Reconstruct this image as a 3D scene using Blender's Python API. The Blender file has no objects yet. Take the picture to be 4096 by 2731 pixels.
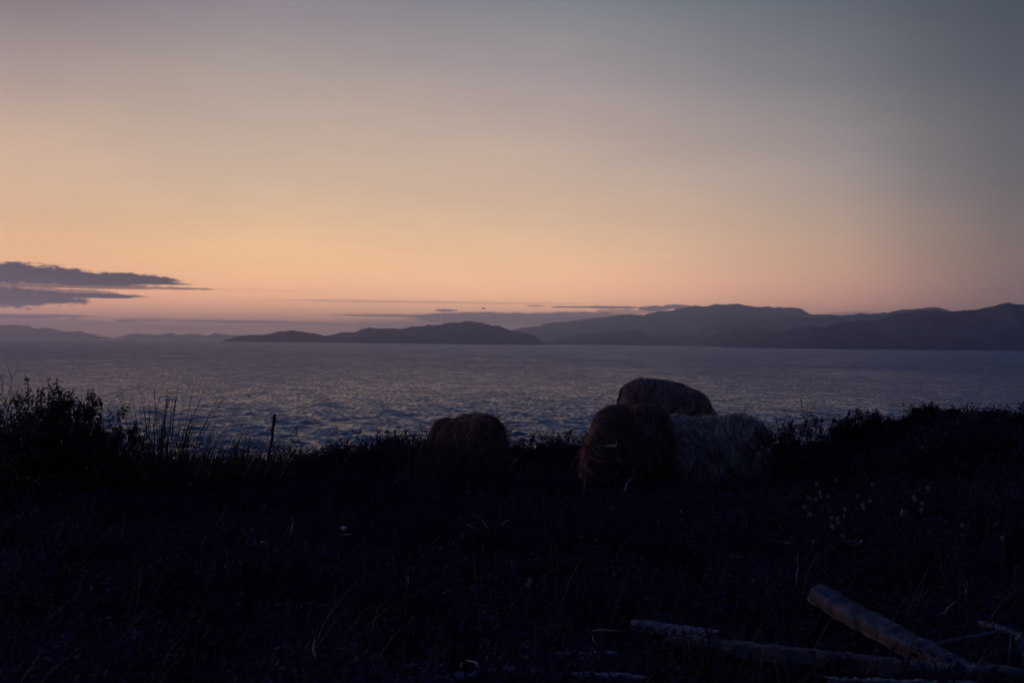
import bpy, bmesh, math, random
import numpy as np
from mathutils import Vector, Matrix

random.seed(7)
rng = np.random.default_rng(7)
scene = bpy.context.scene
col = scene.collection
R = math.radians

# ------------------------------------------------------------------ camera
EYE = 14.0                      # eye height above the sea, metres
ROLL = 0.0105
FPX = 5689.0                    # focal length in photo pixels (50 mm on 36 mm)
cam_d = bpy.data.cameras.new('camera')
cam = bpy.data.objects.new('camera', cam_d)
col.objects.link(cam)
cam_d.sensor_width = 36.0
cam_d.lens = 50.0
cam_d.clip_start = 0.1
cam_d.clip_end = 200000.0
cam.matrix_world = Matrix.Translation((0, 0, EYE)) @ Matrix.Rotation(R(90), 4, 'X') @ Matrix.Rotation(ROLL, 4, 'Z')
cam_d.dof.use_dof = True
cam_d.dof.focus_distance = 21.5
cam_d.dof.aperture_fstop = 6.3
scene.camera = cam


def uv(px, py):
    dx, dy = px - 2048.0, 1365.5 - py
    return dx - ROLL * dy, dy + ROLL * dx


def P(px, py, d):
    """World point seen at photo pixel (px, py), d metres in front of the camera."""
    u, v = uv(px, py)
    return Vector((u / FPX * d, d, EYE + v / FPX * d))


def azel(px, py):
    u, v = uv(px, py)
    return math.atan2(u, FPX), math.atan2(v, math.hypot(u, FPX))


def lin(c):
    return tuple(((x / 255) / 12.92 if x / 255 <= 0.04045 else ((x / 255 + 0.055) / 1.055) ** 2.4) for x in c)


# ------------------------------------------------------------------ world: dusk sky
SUN_AZ = R(-52.0)
world = bpy.data.worlds.new('World')
scene.world = world
world.use_nodes = True
wt = world.node_tree
wt.nodes.clear()
WN, WL = wt.nodes, wt.links


class N:
    """Tiny expression helper for one node tree."""
    def __init__(self, tree):
        self.t = tree

    def put(self, sock, v):
        if hasattr(v, 'is_linked') or hasattr(v, 'links'):
            self.t.links.new(v, sock)
        else:
            sock.default_value = v

    def m(self, op, a, b=None, c=None, clamp=False):
        n = self.t.nodes.new('ShaderNodeMath')
        n.operation = op
        n.use_clamp = clamp
        for i, v in enumerate((a, b, c)):
            if v is not None:
                self.put(n.inputs[i], v)
        return n.outputs[0]

    def smooth(self, v, a, b, lo=0.0, hi=1.0):
        n = self.t.nodes.new('ShaderNodeMapRange')
        n.interpolation_type = 'SMOOTHSTEP'
        self.put(n.inputs[0], v)
        for i, x in enumerate((a, b, lo, hi)):
            n.inputs[i + 1].default_value = x
        return n.outputs[0]

    def linmap(self, v, a, b, lo=0.0, hi=1.0):
        n = self.t.nodes.new('ShaderNodeMapRange')
        self.put(n.inputs[0], v)
        for i, x in enumerate((a, b, lo, hi)):
            n.inputs[i + 1].default_value = x
        return n.outputs[0]

    def mix(self, f, a, b, mode='MIX'):
        n = self.t.nodes.new('ShaderNodeMix')
        n.data_type = 'RGBA'
        n.blend_type = mode
        self.put(n.inputs[0], f)
        self.put(n.inputs[6], a)
        self.put(n.inputs[7], b)
        return n.outputs[2]

    def ramp(self, f, stops):
        n = self.t.nodes.new('ShaderNodeValToRGB')
        self.put(n.inputs[0], f)
        e = n.color_ramp.elements
        while len(e) < len(stops):
            e.new(0.5)
        for el, (p, c) in zip(e, stops):
            el.position = p
            el.color = (*c, 1)
        return n.outputs[0]

    def noise(self, vec, scale, detail=4.0, rough=0.55):
        n = self.t.nodes.new('ShaderNodeTexNoise')
        if vec is not None:
            self.t.links.new(vec, n.inputs['Vector'])
        n.inputs['Scale'].default_value = scale
        n.inputs['Detail'].default_value = detail
        n.inputs['Roughness'].default_value = rough
        return n.outputs[0]

    def xyz(self, x, y, z):
        n = self.t.nodes.new('ShaderNodeCombineXYZ')
        for i, v in enumerate((x, y, z)):
            self.put(n.inputs[i], v)
        return n.outputs[0]


w = N(wt)
tc = WN.new('ShaderNodeTexCoord')
sep = WN.new('ShaderNodeSeparateXYZ')
WL.new(tc.outputs['Generated'], sep.inputs[0])
az = w.m('ARCTAN2', sep.outputs[0], sep.outputs[1])
el = w.m('ARCSINE', sep.outputs[2])
el0 = w.m('MAXIMUM', el, 0.0)
da = w.m('ARCCOSINE', w.m('COSINE', w.m('SUBTRACT', az, SUN_AZ)))
tt = w.m('POWER', w.m('DIVIDE', el0, math.pi / 2), 0.5)     # square-root spacing: fine steps near the horizon


def tp(deg):
    return (deg / 90.0) ** 0.5


ELS = (0.0, 0.8, 1.7, 3.2, 4.7, 6.7, 10.2, 13.5, 20, 35, 90)
COLS = {   # azimuth away from the afterglow (degrees): colours by elevation
    0.0: [(206, 146, 128), (230, 162, 132), (242, 176, 136), (240, 188, 140), (232, 188, 142), (214, 182, 144), (176, 156, 144), (138, 124, 130), (98, 114, 148), (76, 108, 158), (46, 58, 122)],
    33.3: [(200, 144, 134), (226, 158, 136), (236, 170, 138), (233, 182, 140), (222, 181, 147), (205, 176, 152), (166, 149, 143), (124, 113, 122), (95, 112, 148), (76, 108, 158), (46, 58, 122)],
    41.8: [(202, 146, 134), (230, 163, 138), (240, 178, 143), (240, 192, 147), (228, 189, 153), (208, 181, 158), (177, 161, 151), (138, 131, 139), (98, 116, 150), (76, 108, 158), (46, 58, 122)],
    52.0: [(200, 147, 136), (228, 164, 142), (240, 182, 150), (235, 189, 152), (222, 186, 156), (205, 178, 158), (171, 156, 153), (129, 131, 137), (94, 116, 151), (76, 108, 158), (46, 58, 122)],
    64.2: [(160, 118, 116), (182, 132, 122), (196, 144, 129), (197, 157, 137), (187, 160, 142), (163, 149, 144), (123, 122, 127), (97, 104, 111), (82, 99, 138), (70, 98, 148), (46, 58, 122)],
    71.0: [(98, 80, 86), (112, 88, 91), (126, 99, 97), (131, 111, 106), (122, 110, 108), (107, 103, 107), (86, 90, 98), (71, 78, 86), (68, 84, 122), (66, 84, 138), (46, 58, 122)],
    90.0: [(62, 58, 74), (66, 61, 78), (70, 66, 80), (72, 70, 84), (70, 72, 86), (66, 70, 88), (60, 68, 94), (58, 68, 98), (55, 67, 106), (52, 64, 116), (46, 58, 122)],
    180.0: [(50, 50, 74), (52, 52, 78), (54, 54, 82), (54, 57, 88), (54, 59, 92), (52, 60, 96), (50, 60, 100), (50, 60, 106), (50, 60, 110), (48, 59, 116), (46, 58, 122)],
}
LOWGAIN = (2.2, 2.3, 1.98, 1.44, 1.22, 1.13, 1.06, 1.04, 1.0, 1.0, 1.0)     # the haze in front takes this much away again
kk = sorted(COLS)
tab = np.array([COLS[k] for k in kk], dtype=float)
sl = np.zeros_like(tab)                       # monotone cubic slopes, so no kink shows between columns
kd = np.array(kk)
dlt = (tab[1:] - tab[:-1]) / (kd[1:] - kd[:-1])[:, None, None]
for i in range(1, len(kk) - 1):
    pr = dlt[i - 1] * dlt[i]
    sl[i] = np.where(pr > 0, 2 * pr / np.where(np.abs(dlt[i - 1] + dlt[i]) < 1e-9, 1, dlt[i - 1] + dlt[i]), 0)
sky_c = None
prev = None
for q in (0, 33.3, 37.5, 41.8, 46, 50, 54, 58, 61.5, 65, 68, 71, 75, 82, 90, 120, 180):
    i = min(max(int(np.searchsorted(kd, q, side='right')) - 1, 0), len(kk) - 2)
    hstep = kd[i + 1] - kd[i]
    t_ = (q - kd[i]) / hstep
    cc = (2 * t_ ** 3 - 3 * t_ ** 2 + 1) * tab[i] + (t_ ** 3 - 2 * t_ ** 2 + t_) * hstep * sl[i] + (-2 * t_ ** 3 + 3 * t_ ** 2) * tab[i + 1] + (t_ ** 3 - t_ ** 2) * hstep * sl[i + 1]
    cc = cc + np.array([1.0, -1.0, -13.0])[None] * np.array([.9, 1, 1, .75, .45, .2, .05, 0, 0, 0, 0])[:, None] * min(1.0, max(.2, (90 - q) / 40))
    rc = w.ramp(tt, [(tp(e), tuple(x * g for x in lin(c))) for e, c, g in zip(ELS, cc, LOWGAIN)])
    sky_c = rc if sky_c is None else w.mix(w.linmap(da, R(prev), R(q)), sky_c, rc)
    prev = q

# soft uneven veil high in the sky
veil = w.noise(w.xyz(w.m('ADD', w.m('MULTIPLY', az, 4.0), w.m('MULTIPLY', el, 3.0)), w.m('MULTIPLY', el, 20.0), 0.3), 1.0, 6, 0.55)
sky_c = w.mix(1.0, sky_c, w.ramp(veil, [(0.3, (0.925, 0.94, 0.965)), (0.7, (1.07, 1.05, 1.03))]), 'MULTIPLY')

# low clouds: ellipses in azimuth/elevation broken up by stretched noise
cn1 = w.m('SUBTRACT', w.noise(w.xyz(w.m('MULTIPLY', az, 110.0), w.m('MULTIPLY', el, 340.0), 1.7), 1.0, 7, 0.68), 0.5)
cn2 = w.m('SUBTRACT', w.noise(w.xyz(w.m('MULTIPLY', az, 22.0), w.m('MULTIPLY', el, 420.0), 4.1), 1.0, 3, 0.5), 0.5)
cnoise = w.m('ADD', w.m('MULTIPLY', cn1, 2.6), w.m('MULTIPLY', cn2, 1.5))


def blob(px, py, hx, hy, alpha=1.0, soft=0.35, rough=1.0):
    a0, e0 = azel(px, py)
    da_ = w.m('MULTIPLY', w.m('SUBTRACT', az, a0), FPX / hx)
    de_ = w.m('MULTIPLY', w.m('SUBTRACT', el, e0), FPX / hy)
    d = w.m('ADD', w.m('MULTIPLY', da_, da_), w.m('MULTIPLY', de_, de_))
    d = w.m('ADD', d, w.m('MULTIPLY', cnoise, rough))
    return w.smooth(d, 1.0 + soft, 1.0 - soft, 0.0, alpha)


def union(blobs):
    out = None
    for b in blobs:
        s = blob(*b)
        out = s if out is None else w.m('MAXIMUM', out, s)
    return out


DARK = [(-40, 1090, 340, 40), (60, 1104, 430, 32), (330, 1114, 350, 27), (480, 1124, 200, 17), (600, 1131, 110, 7), (200, 1141, 420, 9, 0.85),
        (430, 1149, 360, 7, 0.75), (670, 1136, 80, 4, 0.7),
        (-20, 1188, 310, 42), (150, 1193, 180, 24), (210, 1162, 220, 8, 0.75), (360, 1182, 190, 10), (450, 1184, 140, 6, 0.85), (325, 1196, 34, 7, 0.75)]
LIGHT = [(-30, 1265, 330, 8, 0.95), (150, 1262, 240, 5, 0.8), (-20, 1290, 420, 26, 0.4, 0.8), (505, 1284, 42, 8, 0.8), (590, 1279, 120, 4, 0.8),
         (530, 1291, 22, 6, 0.7), (930, 1286, 240, 6, 0.8), (1200, 1292, 300, 6, 0.5, 0.6), (650, 1312, 260, 10, 0.35, 0.8),
         (2040, 1274, 420, 25, 0.95, 0.3, 0.55), (1650, 1263, 330, 6, 0.75), (2330, 1272, 300, 26, 0.9, 0.35, 0.5), (2000, 1300, 620, 26, 0.6, 0.8, 0.4),
         (1785, 1241, 42, 6, 0.85), (1934, 1233, 9, 3.5, 0.9, 0.4, 0.3), (2300, 1228, 120, 3.5, 0.85), (2440, 1229, 110, 5, 0.9), (2140, 1223, 40, 3.5, 0.6),
         (2500, 1246, 110, 9, 0.6), (2620, 1234, 65, 11, 0.95), (2700, 1226, 55, 9, 0.95), (3440, 1255, 110, 8, 0.55, 0.5, 0.4),
         (1500, 1205, 420, 5, 0.3, 0.8), (1900, 1211, 420, 4, 0.28, 0.8), (1000, 1160, 330, 4, 0.12, 0.8)]
sky_c = w.mix(union(LIGHT), sky_c, (*lin((112, 92, 104)), 1))
sky_c = w.mix(union(DARK), sky_c, (*lin((50, 56, 74)), 1))

# physical twilight sky underneath (faint at this hour)
nis = WN.new('ShaderNodeTexSky')
nis.sky_type = 'NISHITA'
nis.sun_disc = False
nis.sun_elevation = R(1.0)
nis.sun_rotation = SUN_AZ
nis.air_density = 1.4
nis.dust_density = 2.0
nis.ozone_density = 2.0
bg1 = WN.new('ShaderNodeBackground')
WL.new(sky_c, bg1.inputs[0])
bg1.inputs[1].default_value = 1.0
bg2 = WN.new('ShaderNodeBackground')
WL.new(nis.outputs[0], bg2.inputs[0])
bg2.inputs[1].default_value = 0.01
addw = WN.new('ShaderNodeAddShader')
WL.new(bg1.outputs[0], addw.inputs[0])
WL.new(bg2.outputs[0], addw.inputs[1])
wo = WN.new('ShaderNodeOutputWorld')
WL.new(addw.outputs[0], wo.inputs[0])
world.cycles.sampling_method = 'MANUAL'
world.cycles.sample_map_resolution = 1024

# last glow of the sun, already at the horizon, off to the left
sun_d = bpy.data.lights.new('sun', 'SUN')
sun_d.energy = 1.2
sun_d.angle = R(8)
sun_d.color = (1.0, 0.46, 0.54)
sun = bpy.data.objects.new('sun', sun_d)
col.objects.link(sun)
sdir = Vector((math.sin(SUN_AZ) * math.cos(R(3.5)), math.cos(SUN_AZ) * math.cos(R(3.5)), math.sin(R(3.5))))
sun.rotation_euler = sdir.to_track_quat('Z', 'Y').to_euler()
sun.location = (-30, 60, 40)

vs = scene.view_settings
vs.view_transform = 'Standard'
vs.look = 'None'
vs.exposure = 0.0
vs.gamma = 1.0
vs.use_curve_mapping = False
scene.render.engine = 'CYCLES'
cy = scene.cycles
cy.use_denoising = True
try:
    cy.denoiser = 'OPENIMAGEDENOISE'
except Exception:
    pass
cy.max_bounces = 6
cy.diffuse_bounces = 2
cy.glossy_bounces = 2
cy.transmission_bounces = 3
cy.volume_bounces = 0
cy.transparent_max_bounces = 8
cy.caustics_reflective = False
cy.caustics_refractive = False


# ------------------------------------------------------------------ helpers
def mat(name, base, rough=0.8, var=0.0, scale=8.0, spec=0.3, bump=0.0, translucent=0.0, stretch=None):
    m = bpy.data.materials.new(name)
    m.use_nodes = True
    t = m.node_tree
    x = N(t)
    b = t.nodes['Principled BSDF']
    b.inputs['Roughness'].default_value = rough
    b.inputs['Specular IOR Level'].default_value = spec
    tcn = t.nodes.new('ShaderNodeTexCoord')
    vec = tcn.outputs['Object']
    if stretch:
        mp = t.nodes.new('ShaderNodeMapping')
        t.links.new(vec, mp.inputs[0])
        mp.inputs['Scale'].default_value = stretch
        vec = mp.outputs[0]
    nz = x.noise(vec, scale, 6, 0.6)
    lo = tuple(c * (1 - var) for c in base)
    hi = tuple(min(1, c * (1 + var)) for c in base)
    c = x.ramp(nz, [(0.3, lo), (0.7, hi)])
    t.links.new(c, b.inputs['Base Color'])
    if bump:
        bn = t.nodes.new('ShaderNodeBump')
        bn.inputs['Strength'].default_value = bump
        bn.inputs['Distance'].default_value = 0.02
        t.links.new(nz, bn.inputs['Height'])
        t.links.new(bn.outputs[0], b.inputs['Normal'])
    if translucent:
        tr = t.nodes.new('ShaderNodeBsdfTranslucent')
        t.links.new(c, tr.inputs[0])
        mx = t.nodes.new('ShaderNodeMixShader')
        mx.inputs[0].default_value = translucent
        t.links.new(b.outputs[0], mx.inputs[1])
        t.links.new(tr.outputs[0], mx.inputs[2])
        t.links.new(mx.outputs[0], t.nodes['Material Output'].inputs[0])
    return m


def tag(o, label=None, cat=None, group=None, kind=None):
    if label:
        o['label'] = label
    if cat:
        o['category'] = cat
    if group:
        o['group'] = group
    if kind:
        o['kind'] = kind
    return o


def np_mesh(name, verts, polys, smooth=True):
    """verts (n,3); polys: list of int arrays (m,k)."""
    me = bpy.data.meshes.new(name)
    verts = np.asarray(verts, dtype=np.float32)
    me.vertices.add(len(verts))
    me.vertices.foreach_set('co', verts.ravel())
    loops, tot = [], []
    for p in polys:
        p = np.asarray(p, dtype=np.int32)
        if len(p) == 0:
            continue
        loops.append(p.ravel())
        tot.append(np.full(len(p), p.shape[1], dtype=np.int32))
    loops = np.concatenate(loops)
    tot = np.concatenate(tot)
    start = np.concatenate(([0], np.cumsum(tot)[:-1])).astype(np.int32)
    me.loops.add(len(loops))
    me.loops.foreach_set('vertex_index', loops)
    me.polygons.add(len(tot))
    me.polygons.foreach_set('loop_start', start)
    me.polygons.foreach_set('loop_total', tot)
    if smooth:
        me.polygons.foreach_set('use_smooth', np.ones(len(tot), dtype=bool))
    me.update(calc_edges=True)
    return me


def obj(name, me, material=None, parent=None, loc=None):
    o = bpy.data.objects.new(name, me)
    col.objects.link(o)
    if material is not None and me is not None and len(me.materials) == 0:
        me.materials.append(material)
    if parent is not None:
        o.parent = parent
    if loc is not None:
        o.location = loc
    return o


def empty(name, loc, rz=0.0):
    o = bpy.data.objects.new(name, None)
    o.empty_display_size = 0.2
    col.objects.link(o)
    o.location = loc
    o.rotation_euler = (0, 0, rz)
    return o


class MB:
    """Collects ribbons, tubes and quads into one mesh."""
    def __init__(self):
        self.v, self.q, self.t, self.n = [], [], [], 0

    def add(self, v, q=None, t=None):
        v = np.asarray(v, dtype=np.float64).reshape(-1, 3)
        if q is not None and len(q):
            self.q.append(np.asarray(q) + self.n)
        if t is not None and len(t):
            self.t.append(np.asarray(t) + self.n)
        self.v.append(v)
        self.n += len(v)

    def ribbons(self, pts, wid, side):
        """pts (n,k,3), wid (n,k) half widths, side (n,3) or (n,k,3)."""
        n, k, _ = pts.shape
        if side.ndim == 2:
            side = side[:, None, :]
        L = pts - side * wid[..., None]
        Rr = pts + side * wid[..., None]
        v = np.stack([L, Rr], axis=2).reshape(n * k * 2, 3)
        a = (np.arange(n)[:, None] * k + np.arange(k - 1)[None]) * 2
        q = np.stack([a, a + 1, a + 3, a + 2], axis=-1).reshape(-1, 4)
        self.add(v, q)

    def tube(self, pts, rad, sides=5, cap=True):
        pts = [Vector(p) for p in pts]
        k = len(pts)
        v = []
        up = Vector((0.31, 0.17, 0.93))
        for i, p in enumerate(pts):
            d = (pts[min(i + 1, k - 1)] - pts[max(i - 1, 0)]).normalized()
            a = d.cross(up)
            if a.length < 1e-3:
                a = d.cross(Vector((1, 0, 0)))
            a.normalize()
            b = d.cross(a)
            for s in range(sides):
                th = 2 * math.pi * s / sides
                v.append(p + (a * math.cos(th) + b * math.sin(th)) * rad[i])
        q = []
        for i in range(k - 1):
            for s in range(sides):
                s2 = (s + 1) % sides
                q.append((i * sides + s, i * sides + s2, (i + 1) * sides + s2, (i + 1) * sides + s))
        t = []
        if cap:
            v.append(pts[0])
            v.append(pts[-1])
            c0, c1 = k * sides, k * sides + 1
            for s in range(sides):
                s2 = (s + 1) % sides
                t.append((c0, s2, s))
                t.append((c1, (k - 1) * sides + s, (k - 1) * sides + s2))
        self.add([tuple(x) for x in v], q, t)

    def mesh(self, name, smooth=True):
        polys = []
        if self.q:
            polys.append(np.concatenate(self.q))
        if self.t:
            polys.append(np.concatenate(self.t))
        return np_mesh(name, np.concatenate(self.v), polys, smooth)


def unit(a):
    return a / np.maximum(np.linalg.norm(a, axis=-1, keepdims=True), 1e-9)


def vnoise1(x, seed, octaves=5, base=1.0):
    """cheap 1-D smooth noise, roughly -1..1"""
    out = np.zeros_like(x, dtype=float)
    amp = 1.0
    r = np.random.default_rng(seed)
    for o in range(octaves):
        f = base * 2 ** o
        tab = r.uniform(-1, 1, 4096)
        xi = x * f
        i = np.floor(xi).astype(int)
        fr = xi - i
        fr = fr * fr * (3 - 2 * fr)
        out += amp * (tab[i % 4096] * (1 - fr) + tab[(i + 1) % 4096] * fr)
        amp *= 0.5
    return out / 2


_TAB = {}


def vnoise2(x, y, seed, octaves=4, base=1.0):
    out = np.zeros_like(x, dtype=float)
    amp = 1.0
    if (seed, octaves) not in _TAB:
        _TAB[seed, octaves] = np.random.default_rng(seed).uniform(-1, 1, (octaves, 256, 256))
    for o in range(octaves):
        f = base * 2 ** o
        tab = _TAB[seed, octaves][o]
        xi, yi = x * f, y * f
        i, j = np.floor(xi).astype(int), np.floor(yi).astype(int)
        fx, fy = xi - i, yi - j
        fx = fx * fx * (3 - 2 * fx)
        fy = fy * fy * (3 - 2 * fy)
        i0, i1, j0, j1 = i % 256, (i + 1) % 256, j % 256, (j + 1) % 256
        out += amp * ((tab[i0, j0] * (1 - fx) + tab[i1, j0] * fx) * (1 - fy) + (tab[i0, j1] * (1 - fx) + tab[i1, j1] * fx) * fy)
        amp *= 0.5
    return out / 2


def sstep(a, b, x):
    t = np.clip((x - a) / (b - a), 0, 1)
    return t * t * (3 - 2 * t)


# ------------------------------------------------------------------ ground
def ground_z(x, y):
    x = np.asarray(x, dtype=float)
    y = np.asarray(y, dtype=float)
    z = -1.68 - 0.028 * np.clip(y - 7, 0, 40)
    z = z + 0.86 * np.exp(-(np.where(x < 5.5, (x - 5.5) / 1.75, (x - 5.5) / 2.2)) ** 2 - ((y - 17.5) / 4.2) ** 2)
    z = z + 0.05 * np.exp(-((x - 10.5) / 4.0) ** 2 - ((y - 17.5) / 6.0) ** 2)
    z = z + 0.25 * np.exp(-((x + 7.0) / 2.5) ** 2 - ((y - 15.0) / 4.0) ** 2)
    z = z - 0.27 * np.exp(-((x - 3.2) / 1.2) ** 2 - ((y - 21.5) / 1.3) ** 2)
    z = z + 0.45 * np.exp(-((x - 2.75) / 1.3) ** 2 - ((y - 25.2) / 1.6) ** 2)
    z = z + 0.16 * vnoise2(x + 50, y + 50, 3, 4, 0.35)
    crest = 19.2 + 6.8 * sstep(-6.0, 1.5, x) - 2.0 * sstep(4.5, 8.0, x)
    over = np.clip(y - crest, 0, None)
    z = z - 0.02 * over - 0.035 * np.minimum(over, 14) ** 1.6
    z = z - 14.0 * sstep(10, 55, over)
    return EYE + z


def gz(x, y):
    return float(ground_z(np.array([x]), np.array([y]))[0])


gx = np.linspace(-60, 60, 301)
gy = np.concatenate([np.linspace(-14, 32, 185), np.linspace(33, 95, 40)])
GX, GY = np.meshgrid(gx, gy)
GZ = ground_z(GX, GY)
nx, ny = len(gx), len(gy)
ii = np.arange((ny - 1) * (nx - 1))
a0 = (ii // (nx - 1)) * nx + ii % (nx - 1)
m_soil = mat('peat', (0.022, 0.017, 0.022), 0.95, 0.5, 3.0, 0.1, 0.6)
g_me = np_mesh('ground', np.stack([GX, GY, GZ], -1).reshape(-1, 3), [np.stack([a0, a0 + 1, a0 + nx + 1, a0 + nx], -1)])
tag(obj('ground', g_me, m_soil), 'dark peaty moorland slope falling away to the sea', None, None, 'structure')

# ------------------------------------------------------------------ sea
inner = np.linspace(-R(27), R(27), 430)
outer = np.linspace(R(28), R(100), 30)
th = np.concatenate([-outer[::-1], inner, outer])
rad = np.geomspace(55, 2500, 760)
rad = np.concatenate([rad, np.geomspace(2530, 40000, 90)])
spacing = np.gradient(rad)
TH, RR = np.meshgrid(th, rad)
SX, SY = RR * np.sin(TH), RR * np.cos(TH)
SP = np.repeat(np.maximum(spacing, rad * (inner[1] - inner[0]))[:, None], len(th), 1)
SP = np.maximum(SP, np.where(np.abs(TH) > R(27.5), RR * (outer[1] - outer[0]), 0))
SZ = np.zeros_like(SX)
wr = np.random.default_rng(11)
gust = 1.0 + 0.55 * vnoise2(SX / 60 + 40, SY / 110 + 40, 21, 4, 1.0)
for k in range(46):
    lam = 1.0 * (6.5 / 1.0) ** (k / 45)
    ang = R(-62) + wr.normal(0, 0.55)
    kx, ky = math.cos(ang) * 2 * math.pi / lam, math.sin(ang) * 2 * math.pi / lam
    amp = 0.021 * lam ** 0.75 * math.exp(-(lam / 8.0) ** 3)
    fade = np.clip((lam / SP - 2.2) / 2.0, 0, 1)
    ph = kx * SX + ky * SY + wr.uniform(0, 6.28)
    s = np.sin(ph)
    SZ += amp * fade * (s + 0.25 * (s * s - 0.5)) * gust
nx, ny = len(th), len(rad)
ii = np.arange((ny - 1) * (nx - 1))
a0 = (ii // (nx - 1)) * nx + ii % (nx - 1)
sea_me = np_mesh('sea', np.stack([SX, SY, SZ], -1).reshape(-1, 3), [np.stack([a0, a0 + 1, a0 + nx + 1, a0 + nx], -1)])


def sea_material():
    m = bpy.data.materials.new('sea_water')
    m.use_nodes = True
    t = m.node_tree
    x = N(t)
    b = t.nodes['Principled BSDF']
    b.inputs['Base Color'].default_value = (0.008, 0.060, 0.125, 1)
    pass
    b.inputs['IOR'].default_value = 1.333
    tcn = t.nodes.new('ShaderNodeTexCoord')
    mp = t.nodes.new('ShaderNodeMapping')
    mp.inputs['Rotation'].default_value = (0, 0, R(28))
    mp.inputs['Scale'].default_value = (0.55, 1.0, 1.0)
    t.links.new(tcn.outputs['Object'], mp.inputs[0])
    v = mp.outputs[0]
    n1 = x.noise(v, 0.70, 5, 0.62)
    n2 = x.noise(v, 2.2, 4, 0.6)
    n3 = x.noise(v, 0.045, 3, 0.5)
    h = x.m('ADD', x.m('MULTIPLY', n1, 1.9), x.m('MULTIPLY', n2, 0.7))
    h = x.m('MULTIPLY', h, x.linmap(n3, 0.3, 0.7, 0.55, 1.35))
    mp2 = t.nodes.new('ShaderNodeMapping')
    mp2.inputs['Scale'].default_value = (1.0, 0.36, 1.0)
    t.links.new(tcn.outputs['Object'], mp2.inputs[0])
    n4 = x.noise(mp2.outputs[0], 1.0, 3, 0.6)
    n5 = x.noise(mp2.outputs[0], 0.16, 3, 0.6)
    n6 = x.noise(mp2.outputs[0], 0.014, 4, 0.6)
    n4 = x.m('ADD', x.m('MULTIPLY', n4, 0.62), x.m('ADD', x.m('MULTIPLY', n5, 0.24), x.m('MULTIPLY', n6, 0.14)))
    sepp = t.nodes.new('ShaderNodeSeparateXYZ')
    t.links.new(tcn.outputs['Object'], sepp.inputs[0])
    shelter = x.linmap(sepp.outputs[1], 140, 900, 0.72, 1.05)          # calmer water in the lee of the shore
    t.links.new(x.m('MULTIPLY', x.linmap(n4, 0.41, 0.59, 0.18, 0.62), shelter), b.inputs['Roughness'])
    bn = t.nodes.new('ShaderNodeBump')
    bn.inputs['Strength'].default_value = 1.0
    bn.inputs['Distance'].default_value = 1.0
    t.links.new(h, bn.inputs['Height'])
    t.links.new(bn.outputs[0], b.inputs['Normal'])
    return m


tag(obj('sea', sea_me, sea_material()), 'choppy slate-blue sea reaching to the horizon', None, None, 'structure')

# ------------------------------------------------------------------ far hills
m_hill = mat('hillside', (0.050, 0.052, 0.078), 0.95, 0.6, 0.006, 0.05)


def zoomed(ox, oy, s, pts):
    return [(ox + a / s, oy + b / s) for a, b in pts]


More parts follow.
